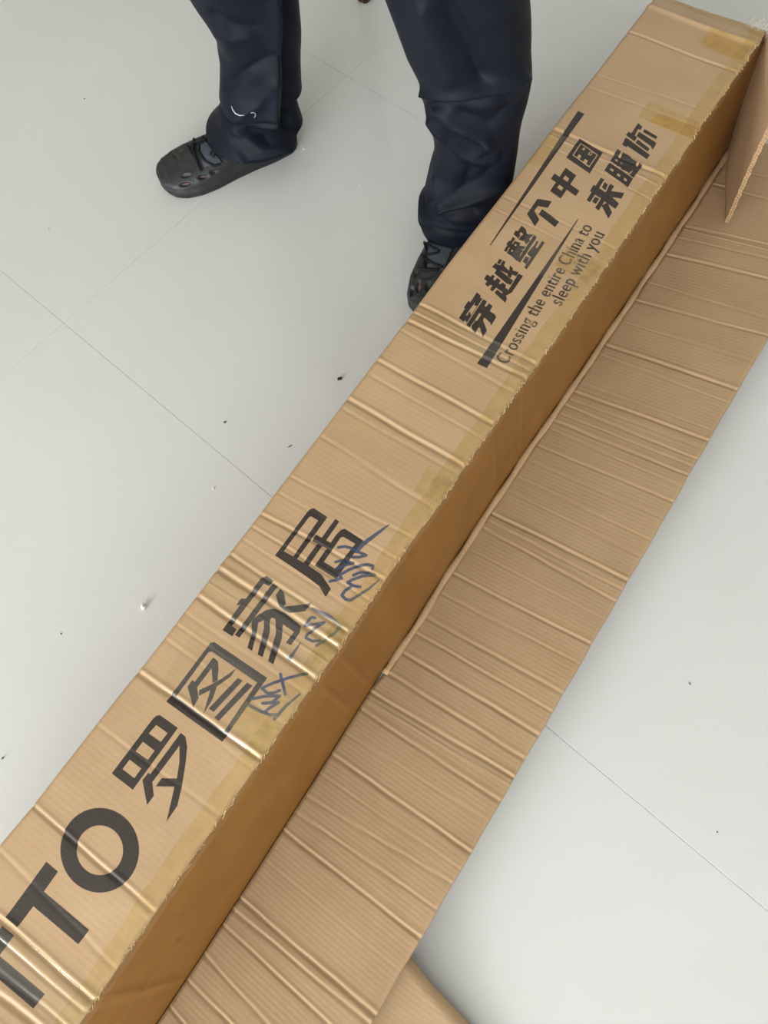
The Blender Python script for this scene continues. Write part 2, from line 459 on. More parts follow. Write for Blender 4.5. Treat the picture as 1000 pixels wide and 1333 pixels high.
class Crop:
    def __init__(s, ox, oy, k): s.ox, s.oy, s.k = ox, oy, k
    def p(s, q): return (s.ox + q[0] * s.k, s.oy + q[1] * s.k)
    def poly(s, pts, buf=None, erase=False): fill(ink if buf is None else buf, [wp(s.p(q)) for q in pts], erase=erase)
    def cut(s, pts): s.poly(pts, erase=True)
    def stroke(s, pts, w, buf=None, erase=False):
        n = len(pts); ws = [w] * n if np.isscalar(w) else w
        if buf is blue: ws = [1.2 * v for v in ws]
        for i in range(n - 1):
            a, b = np.array(pts[i], float), np.array(pts[i + 1], float)
            d = b - a; d /= np.linalg.norm(d) + 1e-9; nn = np.array([-d[1], d[0]])
            s.poly([a + nn * ws[i] / 2, b + nn * ws[i + 1] / 2, b - nn * ws[i + 1] / 2, a - nn * ws[i] / 2], buf, erase)
        for q, ww in zip(pts, ws):
            s.poly([(q[0] + ww / 2 * math.cos(t), q[1] + ww / 2 * math.sin(t)) for t in np.linspace(0, 6.283, 13)[:-1]], buf, erase)
c = Crop(590, 350, .1)
c.poly([(310, 298), (362, 345), (350, 368), (384, 382), (175, 705), (160, 665), (135, 690), (75, 640), (155, 512), (138, 503), (198, 412), (225, 428)])
c.cut([(288, 428), (272, 472), (312, 480), (232, 602), (214, 545), (185, 605), (165, 600)])
c.poly([(394, 390), (440, 420), (410, 480), (430, 490), (468, 443), (515, 482), (478, 545), (545, 590), (560, 630), (495, 735), (480, 695), (405, 630), (390, 665), (440, 800), (385, 890), (350, 765), (330, 760), (290, 835), (245, 790), (240, 735), (215, 765), (170, 730)])
c.cut([(340, 570), (368, 588), (312, 672), (282, 668)]); c.stroke([(288, 668), (228, 748)], 9, erase=True)
c.poly([(440, 65), (490, 95), (510, 68), (545, 90), (520, 130), (545, 145), (578, 110), (620, 145), (595, 185), (615, 195), (645, 170), (690, 210), (680, 240), (720, 270), (850, 60), (912, 90), (765, 305), (690, 345), (700, 385), (680, 440), (550, 318), (540, 300), (575, 265), (635, 315), (650, 303), (560, 240), (515, 290), (480, 265), (510, 215), (480, 200), (455, 228), (415, 195), (440, 155), (403, 125)])
c = Crop(630, 280, .1)
c.poly([(200, 565), (285, 602), (262, 655), (330, 720), (338, 650), (380, 690), (372, 715), (452, 742), (422, 795), (370, 772), (348, 815), (308, 790), (312, 762), (215, 715), (382, 850), (350, 905), (300, 890), (138, 752), (165, 705), (105, 670), (150, 622), (172, 618)])
c.stroke([(242, 588), (212, 640), (168, 628)], 9, erase=True)
c.poly([(378, 282), (412, 312), (400, 335), (478, 362), (462, 395), (548, 412), (512, 450), (478, 440), (518, 470), (482, 492), (455, 560), (430, 595), (390, 560), (365, 535), (300, 490), (290, 475), (258, 462), (305, 390), (290, 380), (325, 335), (345, 340)])
for q in ((412, 390), (367, 462)): c.stroke([q, (q[0] + 2, q[1] + 2)], 24, erase=True)
c.stroke([(330, 425), (300, 480)], 10, erase=True); c.stroke([(405, 320), (372, 372)], 10, erase=True)
c.poly([(490, 140), (545, 185), (560, 250), (650, 260), (590, 310), (600, 340), (545, 385), (530, 345), (455, 322), (430, 290), (385, 250), (415, 200), (440, 215)])
c.stroke([(483, 245), (490, 252)], 34, erase=True); c.stroke([(480, 270), (450, 312)], 10, erase=True)
c.poly([(655, 262), (690, 292), (470, 620), (432, 590)])
c.poly([(760, 340), (792, 362), (560, 705), (525, 680)])
c.poly([(690, 335), (712, 352), (672, 420), (700, 445), (690, 470), (640, 530), (590, 555), (575, 600), (550, 640), (505, 605), (545, 535), (585, 552), (612, 552), (560, 500), (590, 470), (620, 430), (650, 400)])
c.stroke([(690, 330), (640, 405), (615, 425)], 8, erase=True)
c = Crop(680, 180, .12)
c.poly([(165, 660), (320, 690), (275, 762), (170, 740), (130, 790), (185, 890), (135, 960), (50, 825)])
c.poly([(215, 775), (400, 910), (355, 970), (175, 830)])
c.poly([(470, 325), (585, 410), (415, 662), (300, 578)]); c.cut([(465, 410), (508, 445), (488, 480), (440, 445)]); c.cut([(400, 510), (445, 543), (425, 578), (378, 543)])
c.poly([(350, 385), (618, 578), (578, 635), (308, 445)])
c.poly([(620, 8), (880, 150), (730, 390), (475, 215)])
c.stroke([(635, 62), (815, 185), (725, 315), (550, 190), (635, 62)], 10, erase=True)
c.cut([(665, 103), (685, 118), (668, 143), (645, 130)]); c.stroke([(745, 150), (760, 168), (740, 190), (715, 178), (745, 150)], 8, erase=True)
c.cut([(615, 180), (640, 200), (620, 230), (592, 210)]); c.cut([(680, 230), (712, 250), (690, 285), (660, 262)])
c = Crop(750, 150, .12)
c.poly([(268, 685), (308, 708), (150, 952), (112, 928)]); c.poly([(370, 750), (412, 778), (245, 1038), (205, 1010)])
c.poly([(188, 762), (345, 850), (465, 965), (425, 1022), (320, 950), (148, 830)])
c.poly([(345, 845), (380, 830), (522, 850), (490, 912), (370, 890)]); c.poly([(275, 985), (340, 950), (390, 1060), (350, 1125)])
c.stroke([(300, 722), (258, 797), (318, 838), (352, 765)], 11, erase=True); c.stroke([(200, 885), (262, 907), (216, 985)], 11, erase=True)
c.poly([(308, 732), (345, 760), (317, 822), (278, 790)]); c.poly([(205, 892), (252, 910), (214, 970), (172, 945)])
c.poly([(362, 518), (620, 690), (560, 790), (305, 605)])
for h in ([(375, 580), (410, 600), (400, 620), (365, 600)], [(450, 635), (482, 658), (470, 678), (440, 655)], [(525, 685), (553, 708), (540, 728), (512, 705)]): c.cut(h)
c.poly([(450, 368), (488, 395), (460, 450), (480, 465), (508, 405), (570, 440), (590, 450), (600, 475), (660, 515), (650, 540), (670, 555), (685, 522), (718, 550), (620, 690), (420, 545), (370, 500)])
c.stroke([(405, 535), (618, 690)], 9, erase=True); c.stroke([(436, 492), (440, 496)], 24, erase=True); c.stroke([(460, 570), (478, 580)], 12, erase=True); c.stroke([(515, 607), (580, 642), (612, 608)], 11, erase=True); c.stroke([(482, 522), (500, 532)], 9, erase=True)
c.poly([(535, 242), (572, 262), (802, 432), (768, 480), (555, 335), (545, 350), (500, 322)])
c.poly([(675, 82), (722, 125), (700, 160), (672, 150), (640, 220), (662, 240), (635, 285), (540, 215), (570, 178), (600, 195)])
c.poly([(685, 178), (868, 295), (865, 320), (830, 378), (812, 335), (655, 225)]); c.poly([(745, 148), (888, 232), (865, 258), (725, 180)]); c.poly([(670, 262), (798, 362), (778, 395), (645, 300)])
c = Crop(130, 920, .13)
c.poly([(600, 82), (782, 212), (330, 832), (120, 668), (530, 120), (565, 90)])
for h in ([(565, 182), (678, 265), (610, 352), (490, 268)], [(430, 350), (548, 440), (482, 532), (360, 445)], [(298, 530), (415, 620), (345, 715), (228, 625)]): c.cut(h)
c.poly([(810, 262), (858, 300), (875, 400), (860, 560), (820, 800), (775, 990), (665, 1155), (745, 800), (558, 798), (618, 715), (770, 718), (795, 560), (798, 390), (525, 755), (540, 890), (472, 985), (425, 735), (490, 655), (500, 680)])
c = Crop(205, 825, .15)
c.poly([(495, 72), (955, 385), (565, 940), (75, 588), (430, 118), (460, 80)]); c.cut([(470, 152), (868, 425), (580, 850), (160, 548), (440, 165)])
c.poly([(485, 205), (525, 238), (532, 300), (522, 408), (480, 430), (470, 300), (345, 465), (358, 560), (312, 640), (260, 460), (305, 400), (322, 420)])
c.poly([(685, 303), (640, 372), (500, 470), (360, 540), (362, 490), (470, 440), (560, 390)])
c.poly([(470, 440), (515, 465), (480, 570), (400, 700), (430, 590), (450, 530)])
c.poly([(700, 385), (742, 410), (490, 680), (445, 650)]); c.poly([(780, 425), (828, 452), (535, 758), (495, 730)])
c = Crop(280, 740, .13)
c.poly([(520, 75), (585, 125), (545, 178), (490, 155), (170, 575), (218, 612), (175, 682), (75, 618), (250, 370), (213, 368), (265, 302), (310, 305), (465, 95)])
c.poly([(580, 150), (630, 180), (245, 695), (198, 668)])
c.poly([(430, 470), (520, 415), (600, 402), (700, 445), (860, 575), (850, 640), (760, 770), (708, 745), (790, 635), (680, 560), (670, 700), (585, 962), (532, 930), (610, 650), (605, 510), (570, 492), (550, 520), (550, 640), (478, 890), (428, 862), (490, 600), (490, 520), (435, 545), (420, 640), (372, 828), (325, 795), (370, 640), (365, 540), (390, 500)])
c.poly([(655, 205), (690, 245), (712, 355), (690, 385), (880, 360), (965, 345), (905, 428), (750, 448), (690, 420), (640, 375), (608, 268)])
c = Crop(340, 640, .14)
c.poly([(490, 155), (618, 238), (320, 650), (130, 595), (430, 190), (455, 165)]); c.cut([(465, 232), (530, 270), (300, 605), (212, 555), (445, 240)])
c.poly([(165, 560), (230, 565), (440, 690), (560, 770), (650, 905), (600, 980), (540, 880), (420, 790), (130, 595)])
c.poly([(690, 255), (728, 280), (435, 700), (395, 665)]); c.poly([(510, 400), (670, 490), (650, 550), (475, 460)])
c.poly([(780, 345), (950, 455), (700, 815), (500, 690), (700, 400), (745, 355)]); c.cut([(765, 422), (875, 488), (690, 720), (585, 655), (740, 430)])
c = Crop(0, 1030, 200 / 880)
TT = [(265, 403), (332, 460), (250, 575), (510, 795), (445, 878), (188, 660), (97, 780), (30, 722)]
c.poly(TT); c.poly([(x - 258, y + 369) for x, y in TT])
c.poly([(572 + 226 * math.cos(t), 338 + 243 * math.sin(t)) for t in np.linspace(0, 6.2832, 64)[:-1]])
c.cut([(573 + 133 * math.cos(t), 338 + 142 * math.sin(t)) for t in np.linspace(0, 6.2832, 64)[:-1]])
c = Crop(0, 0, 1)
c.poly([(752.5, 144.5), (761, 148.5), (638.7, 319.5), (637.8, 318.5)]); c.poly([(621, 473), (634, 479), (753, 286), (752, 285.6)])
# english lines with the built-in font
def font_tris(body):
    cu = bpy.data.curves.new('t', 'FONT'); cu.body = body; cu.size = 1.0; cu.offset = 0.0; cu.space_character = 1.06
    ob = bpy.data.objects.new('t', cu); COL.objects.link(ob)
    dg = bpy.context.evaluated_depsgraph_get(); ev = ob.evaluated_get(dg); me = ev.to_mesh(); me.calc_loop_triangles()
    V = np.array([v.co[:2] for v in me.vertices]); T = [tuple(t.vertices) for t in me.loop_triangles]
    ev.to_mesh_clear(); bpy.data.objects.remove(ob); bpy.data.curves.remove(cu)
    return V, T
def print_line(body, q0, q1, hscale):
    V, T = font_tris(body)
    x0, x1 = V[:, 0].min(), V[:, 0].max()
    a, b = wp(q0), wp(q1); d = b - a; k = np.linalg.norm(d) / (x1 - x0); d /= np.linalg.norm(d); n = np.array([-d[1], d[0]])
    W = a + np.outer((V[:, 0] - x0) * k, d) + np.outer(V[:, 1] * hscale, n)
    m = np.zeros_like(ink)
    e = .00052
    for dx, dy in ((0, 0), (e, 0), (-e, 0), (0, e), (0, -e), (.7 * e, .7 * e), (-.7 * e, .7 * e), (.7 * e, -.7 * e), (-.7 * e, -.7 * e)):
        for t in T: fill(ink, W[list(t)] + np.array([dx, dy]))
    return k
K1 = print_line('Crossing the entire China to', (660.3, 474.5), (771.8, 296.5), .0285)
K2 = print_line('sleep with you', (730.3, 399), (787.5, 305.5), .0285)
print('TEXTSCALE', K1, K2)
c = Crop(420, 670, .1)
c.stroke([(870, 125), (780, 195), (640, 300), (520, 390), (440, 480)], [8, 30, 42, 50, 48], blue)
c.stroke([(205, 430), (290, 415), (380, 440), (470, 490), (570, 530), (480, 555), (390, 555)], 32, blue)
c.stroke([(170, 620), (240, 600), (320, 610), (400, 630), (270, 670), (180, 705)], 30, blue)
c.stroke([(95, 870), (250, 830), (220, 790), (340, 720), (470, 670), (580, 650), (655, 665), (650, 710)], 33, blue)
c.stroke([(400, 790), (480, 755), (600, 755), (680, 785), (520, 800), (380, 850), (325, 885), (400, 925), (490, 940)], 33, blue)
c.stroke([(370, 935), (290, 990), (250, 1050), (300, 1100), (360, 1115), (480, 1040), (600, 965), (730, 855)], [33, 35, 35, 35, 35, 32, 28, 16], blue)
c = Crop(310, 780, .14)
c.stroke([(715, 175), (680, 165), (640, 220), (620, 245), (700, 235), (800, 215), (700, 280), (640, 330), (630, 360), (690, 390), (760, 385)], 22, blue)
c.stroke([(690, 85), (850, 160), (950, 245), (900, 310), (800, 385), (730, 430)], [18, 30, 26, 22, 22, 24], blue)
c.stroke([(580, 405), (530, 480), (480, 555)], [8, 22, 28], blue)
c.stroke([(640, 690), (480, 730), (330, 780), (220, 830), (280, 880), (340, 870), (390, 850)], 24, blue)
c.stroke([(395, 700), (420, 800), (440, 885)], 26, blue)
c.stroke([(130, 930), (250, 905), (390, 900), (320, 960), (230, 970), (380, 960), (300, 1010), (250, 1050)], 24, blue)
c.stroke([(100, 985), (200, 1040), (300, 1075), (370, 1080), (340, 1115), (450, 990), (575, 885)], [26, 26, 26, 28, 26, 24, 16], blue)
img = bpy.data.images.new('box_print', NW, NH, alpha=False, float_buffer=True, is_data=True)
buf = np.ones((NH, NW, 4), np.float32); buf[..., 0] = ink; buf[..., 1] = blue; buf[..., 2] = 0
img.pixels.foreach_set(buf.ravel()); img.update(); img.pack()

M_top = kraft('kraft_printed', C_OUT1, C_OUT2, flute=.0072, fl_str=.045, rough=.5, print_img=img, spec=.4, coat=.12, fcol=.02)
M_side = kraft('kraft_taped_side', lin((132, 88, 30)), lin((146, 100, 40)), flute=.0072, fl_str=.015, rough=.42, spec=.4, coat=.2, fcol=.01)
M_out = kraft('kraft_plain', C_OUT1, C_OUT2, flute=.0072, fl_str=.1)
M_in = kraft('kraft_liner', C_IN1, C_IN2, flute=.0066, fl_str=.085, rough=.72, spec=.25, fcol=.03)
M_cut = kraft('corrugated_edge', lin((150, 118, 80)), lin((196, 160, 118)), flute=.006, fl_str=.8, rough=.8, fcol=.5)
M_tape = tape_mat('brown_tape', (.925, .875, .70), .04)
M_tape_d = tape_mat('brown_tape_double', (.94, .81, .50), .05)
M_tape_c = tape_mat('clear_tape', (.985, .96, .88), .02, .16)

# ------------------------------------------------------------------ cardboard box: geometry
box = tag(empty('cardboard_box', (.4, .3, 0)), 'long printed kraft cardboard box with its flaps folded open across the tiled floor', 'box')
TH_B = .005
xs = np.arange(BX0, BX1 + 1e-6, .0016); vs = np.linspace(0, 1, 61)
vs = .5 - .5 * np.cos(np.pi * vs) * (1 - .25 * np.sin(np.pi * vs) ** 2)
XX, UU = np.meshgrid(xs, vs, indexing='ij')
YY = TOP_R(XX) + (TOP_L(XX) - TOP_R(XX)) * UU
top = np.stack([XX, YY, top_h(XX, YY)], -1)
uv = np.stack([(XX - BX0) / (BX1 - BX0), (YY - TY0) / (TY1 - TY0)], -1)
slab('top_panel', top, np.array([0, 0, -TH_B]), M_top, box, uv)

# side facing the camera: from the top edge down to the fold
SIDE_V = crease_lines([((413, 886), (458, 938), .0014, .004), ((441, 846), (482, 903), .0012, .004), ((684, 492), (690, 577), .0012, .004), ((641, 553), (655, 625), .0008, .004), ((697, 476), (712, 550), .0008, .004)], lambda q: at(q, 0))
xs2 = np.arange(BX0, BX1 + 1e-6, .004); ws = np.linspace(0, 1, 33)
X2, W2 = np.meshgrid(xs2, ws, indexing='ij')
TOPZ = top_h(X2, TOP_R(X2))
Ys = TOP_R(X2) + (BOT(X2) - TOP_R(X2)) * W2
bulge = wave_noise(X2, W2 * .25, 21, amp=.0018, k=(4, 22))
for q, a, w in (((417, 891), .0016, .0035), ((450, 854), .0014, .0035), ((685, 498), .0016, .004), ((645, 555), .001, .004), ((120, 1305), .002, .006)):
    xc = at(q, ZT)[0]; bulge += a * np.exp(-((X2 - xc - .006 * W2) / w) ** 2)
bulge += .0022 * np.exp(-(((W2 - .30) - (X2 + .47) * 1.2) / .03) ** 2) * (X2 < -.3)
lip = .003 * np.exp(-(W2 / .03) ** 2)
side = np.stack([X2, Ys - (bulge * np.sin(np.pi * np.clip(W2 * .9 + .1, 0, 1))) - lip * 0, TOPZ * (1 - W2) + .001 * W2], -1)
slab('side_panel', side, np.array([0, TH_B, 0]), M_side, box)
# far side, ends and bottom of the box
XL, WL = np.meshgrid(np.arange(BX0, BX1 + 1e-6, .02), np.linspace(0, 1, 9), indexing='ij')
left = np.stack([XL, TOP_L(XL) - .001 + .0015 * np.sin(XL * 9) * np.sin(np.pi * WL), (top_h(XL, TOP_L(XL)) - .001) * (1 - WL) + .001 * WL], -1)
slab('side_panel', left, np.array([0, -TH_B, 0]), M_out, box)
def end_grid(x, n=13):
    Y, Wz = np.meshgrid(np.linspace(0, 1, n), np.linspace(0, 1, 9), indexing='ij')
    y0 = BOT(x) + (TOP_R(x) - BOT(x)) * Wz + .006; y1 = TOP_L(x) - .006
    return np.stack([np.full_like(Y, x) + .002 * np.sin(Y * 7) * Wz, y0 + (y1 - y0) * Y, .004 + (top_h(np.full_like(Y, x), y0 + (y1 - y0) * Y) - .012) * Wz], -1)
slab('end_panel', end_grid(BX1 - .004), np.array([-TH_B, 0, 0]), M_out, box)
slab('end_panel', end_grid(BX0 + .010), np.array([-TH_B, 0, 0]), M_out, box)
XB, WB = np.meshgrid(np.arange(BX0 + .008, BX1 - .006, .05), np.linspace(0, 1, 7), indexing='ij')
bottom = np.stack([XB, BOT(XB) + .008 + (TOP_L(XB) - BOT(XB) - .016) * WB, np.full_like(XB, .007)], -1)
slab('bottom_panel', bottom, np.array([0, 0, -TH_B]), M_in, box)

# long flap folded down onto the floor, outer edge standing a little off the tiles
FX1 = float(on_flap((1000, 191))[0])
xs3 = np.arange(BX0 - .02, FX1 + 1e-6, .0018); vs3 = np.linspace(0, 1, 41)
X3, V3 = np.meshgrid(xs3, vs3, indexing='ij')
rim = np.interp(X3, [.10, .14, 1.3], [0.0002, .0075, .0115])
Y3 = (BOT(X3) - rim) + (FLAP_O(X3) + .0004 * np.sin(X3 * 61) - BOT(X3) + rim) * V3
Z3 = flap_z(Y3) + .0058 + relief(FLPC, X3, Y3, 8) + wave_noise(X3, Y3, 31, amp=.0012, k=(5, 25)) * V3
slab('long_flap', np.stack([X3, Y3, Z3], -1), np.array([0, -.001, -.0052]), M_in, box)
# raised fold between the side and the flap
fx = np.arange(.125, BX1 - .01, .01)
V, F = tube_vf([(x, BOT(x) - .0052 + .0006 * math.sin(x * 47), .0060 + .0008 * math.sin(x * 31)) for x in fx], [.0056 + .0006 * math.sin(x * 83) for x in fx], 10)
mesh_obj('fold_edge', V, F, M_out, box)

# end flap standing at the far corner
hb = np.array([BX1 - .004, float(BOT(BX1)) + .0015, .008]); ht = np.array([BX1 - .004, float(TOP_R(BX1)) + .0015, ZT - .004])
fb = on_flap((940, 295)) + np.array([0, 0, .010])
ft = fb + np.array([.003, 0, ZT - .01])
I, J = np.meshgrid(np.linspace(0, 1, 40), np.linspace(0, 1, 25), indexing='ij')
eg = (hb[None, None] * ((1 - I) * (1 - J))[..., None] + fb * (I * (1 - J))[..., None] + ht * ((1 - I) * J)[..., None] + ft * (I * J)[..., None])
nrm = np.cross(fb - hb, ht - hb); nrm /= np.linalg.norm(nrm)
if nrm[1] < 0: nrm = -nrm
eg = eg + nrm * (.004 * np.sin(np.pi * I) * (.4 + J) + .0008 * np.sin(J * 60) + .002 * np.sin(I * 5 + J * 4))[..., None]
base_z = flap_z(eg[..., 1]) + .008
eg[..., 2] = base_z + (eg[..., 2] - base_z)
eg[..., 2] += (1 - J) * np.maximum(0, base_z - eg[..., 2])
endf = slab('end_flap', eg, -nrm * .0065, M_in, box)
# corrugated core showing on the free edge of the end flap
mid = -nrm * .00325
V, F = [], []
n = 150
ts = np.linspace(0.0, 1.0, n)
E0 = eg[-1, 0]; E1 = eg[-1, -1]; outw = (fb - hb); outw[2] = 0; outw /= np.linalg.norm(outw)
for k, t in enumerate(ts):
    j = t * 24; j0 = min(int(j), 23); P = eg[-1, j0] * (1 - (j - j0)) + eg[-1, j0 + 1] * (j - j0)
    wv = math.sin(t * 2 * math.pi * 34) * .0023
    for dn in (-.0005, .0005):
        for do in (-.002, .0012): V.append(P + mid + nrm * (wv + dn) + outw * do)
for k in range(n - 1):
    a = 4 * k; b = a + 4
    for s, t in ((0, 1), (1, 3), (3, 2), (2, 0)): F.append((a + s, a + t, b + t, b + s))
mesh_obj('corrugated_core', V, F, M_cut, endf)

# lower flap hanging off the outer edge of the long flap at the near end
LZ = float(flap_z(FLAP_O(-.2)))
p1 = np.array(at((560, 1279), LZ - .018)); p0 = np.array(at((539, 1253), LZ - .012)); p0 = p0 + (p0 - p1) * .5; p0[2] = LZ - .016; p2 = np.array(at((612, 1334), LZ - .036)); p3 = np.array(at((700, 1425), .006))
rowr = [p0, p1, p2, p3]
I, J = np.meshgrid(np.linspace(0, 1, 30), np.linspace(0, 3, 31), indexing='ij')
lg = np.zeros(I.shape + (3,))
for a in range(I.shape[0]):
    for b in range(I.shape[1]):
        j0 = min(int(J[a, b]), 2); fr = J[a, b] - j0
        P = rowr[j0] * (1 - fr) + rowr[j0 + 1] * fr
        lg[a, b] = P + np.array([-.5 * I[a, b], 0.0, 0])
lg[..., 2] += wave_noise(lg[..., 0], lg[..., 1], 77, amp=.002, k=(8, 40)) + .0015 * np.sin(lg[..., 0] * 240) * .3
slab('lower_flap', lg, np.array([0, 0, -.0052]), M_in, box)

# ------------------------------------------------------------------ packing tape on the box
def tape_quad(q, mat, name='tape_strip', lift=.0009, ragged=0.0, seed=0):
    P = [at(p, ZT)[:2] for p in q]
    nu = max(4, int(np.linalg.norm(P[1] - P[0]) / .0013)); nv = max(4, int(np.linalg.norm(P[3] - P[0]) / .0013))
    nu, nv = min(nu, 260), min(nv, 220)
    U, Vv = np.meshgrid(np.linspace(0, 1, nu), np.linspace(0, 1, nv), indexing='ij')
    G = P[0] * ((1 - U) * (1 - Vv))[..., None] + P[1] * (U * (1 - Vv))[..., None] + P[2] * (U * Vv)[..., None] + P[3] * ((1 - U) * Vv)[..., None]
    G[..., 0] = np.clip(G[..., 0], BX0, BX1 - .0005)
    yl, yr = TOP_L(G[..., 0]), TOP_R(G[..., 0])
    G[..., 1] = np.clip(G[..., 1], yr + .0005, yl - .0005)
    g = np.stack([G[..., 0], G[..., 1], top_h(G[..., 0], G[..., 1]) + lift], -1)
    return film(name, g, mat, box)
tape_quad([(909, 56), (974, 88), (992, 62), (927, 35)], M_tape)
tape_quad([(914, 56), (965, 80), (976, 64), (926, 42)], M_tape_d, lift=.0014)
tape_quad([(830, 152), (900, 181), (915, 161), (845, 132)], M_tape)
tape_quad([(845, 158), (900, 180), (911, 165), (857, 149)], M_tape_d, lift=.0014)
tape_quad([(420, 575), (572, 657), (604, 608), (452, 522)], M_tape_c)
tape_quad([(538, 640), (573, 656), (590, 628), (556, 608)], M_tape, lift=.0014)
tape_quad([(662, 336), (762, 388), (786, 348), (690, 303)], M_tape_c)
tape_quad([(722, 345), (765, 370), (784, 347), (740, 322)], M_tape, lift=.0014)
tape_quad([(684, 212), (703, 218), (738, 180), (716, 171)], M_tape)
tape_quad([(206, 893), (338, 988), (392, 915), (258, 815)], M_tape_c)
tape_quad([(300, 945), (340, 985), (366, 948), (322, 912)], M_tape, lift=.0014)
tape_quad([(256, 778), (412, 888), (462, 815), (300, 716)], M_tape_c)
tape_quad([(405, 865), (430, 862), (460, 815), (435, 795)], M_tape, lift=.0014)
tape_quad([(-60, 1225), (95, 1345), (125, 1300), (-28, 1172)], M_tape_c)
tape_quad([(529, 421), (684, 494), (700, 470), (545, 396)], M_tape_c)
tape_quad([(865, -6), (990, 48), (1001, 32), (880, -30)], M_tape)
# tape run along the whole long edge, wrapped over onto the side
xs4 = np.arange(BX0, BX1 + 1e-6, .0024); k4 = np.linspace(0, 1, 15)
X4, K4 = np.meshgrid(xs4, k4, indexing='ij')
IN = .0235 + .0012 * np.sin(X4 * 23) + .0007 * np.sin(X4 * 91)
T4 = np.clip(K4 / .72, 0, 1); D4 = np.clip((K4 - .72) / .28, 0, 1)
Y4 = TOP_R(X4) + IN * (1 - T4)
wr = .0006 * np.sin(X4 * 900 + 3 * np.sin(X4 * 57)) * np.clip(K4 * 1.5, 0, 1) * np.clip((1 - K4) * 4, 0, 1)
Z4 = top_h(X4, np.maximum(Y4, TOP_R(X4))) + .0008 + wr
Z4 = Z4 - D4 * (.014 + .0018 * np.sin(X4 * 37) + .0012 * np.sin(X4 * 210))
slope = (TOP_R(X4) - BOT(X4)) / ZT
Y4 = Y4 - D4 * (.0012 + .014 * slope) - .0010 * (K4 > .6)
film('edge_tape', np.stack([X4, Y4, Z4], -1), M_tape, box)

# crumpled loose tape end at the far corner
cp = np.array([BX1 - .012, float(TOP_R(BX1)) + .012, ZT - .004])
U, W = np.meshgrid(np.linspace(-1, 1, 22), np.linspace(-1, 1, 16), indexing='ij')
r_ = np.random.default_rng(9)
cg = np.stack([cp[0] + .012 * U, cp[1] + .022 * W, cp[2] + .010 + .003 * np.sin(U * 7 + W * 9) + .0035 * np.sin(W * 17 - U * 5) + .0012 * r_.standard_normal(U.shape) - .006 * W ** 2], -1)
film('tape_end', cg, tape_mat('crumpled_clear_tape', (.97, .95, .90), .10, .1), box)
# crinkled tape fringe along the taped edge
M_fringe = plain('crinkled_tape_edge', lin((208, 180, 130)), .35, .6, 200, .25)
r_ = np.random.default_rng(5)
xx = BX0 + .1
V, F = [], []
while xx < BX1 - .02:
    n = int(r_.integers(8, 26)); pts = []
    for k in range(n):
        xk = xx + k * r_.uniform(.0016, .0030)
        if xk > BX1 - .01: break
        side_ = (k % 2) * r_.uniform(.4, 1.0)
        y = float(TOP_R(xk)); pts.append((xk, y - .0016 - .0012 * side_ + .0035 * (1 - side_) * r_.uniform(.2, 1), float(top_h(xk, y + .002)) + .0006 - .0050 * side_))
    if len(pts) > 3:
        a, b = tube_vf(pts, [.0005 * r_.uniform(.5, 1.2) for _ in pts], 5)
        k0 = len(V); V += a; F += [tuple(i + k0 for i in f) for f in b]
    xx += n * .0023 + r_.uniform(.0, .03)
tag(mesh_obj('tape_fringe', V, F, M_fringe, box, smooth=False), kind='stuff')

# ------------------------------------------------------------------ person (legs in view)
M_trouser = plain('navy_trouser_cloth', (.0056, .0074, .0150), .58, .16, 30, .2, .10, 900)
M_clog = plain('black_foam_rubber', (.020, .0215, .024), .48, .45, 60, .2, .18, 500)
M_sole = plain('black_sole_rubber', (.016, .017, .019), .6, .4, 60, .2, .2, 400)
M_tongue = plain('grey_tongue_cloth', (.055, .064, .078), .8, .25, 200, .2, .3, 1200)
M_lace = plain('black_lace_cord', (.006, .006, .007), .7, .3, 300, .2)
M_hole = plain('sock_seen_through_hole', (.15, .085, .07), .8, .2, 200, .3)
M_logo = plain('reflective_logo_print', (.55, .58, .62), .35, .5, 60, .05)
ANK_L, ANK_R = np.array([1.105, 1.20]) * S, np.array([1.10, .665]) * S
person = tag(empty('person', (float((ANK_L[0] + ANK_R[0]) / 2), float((ANK_L[1] + ANK_R[1]) / 2), 0)),
             'person standing beyond the box in navy trousers and black clogs, seen from the knees down', 'person')

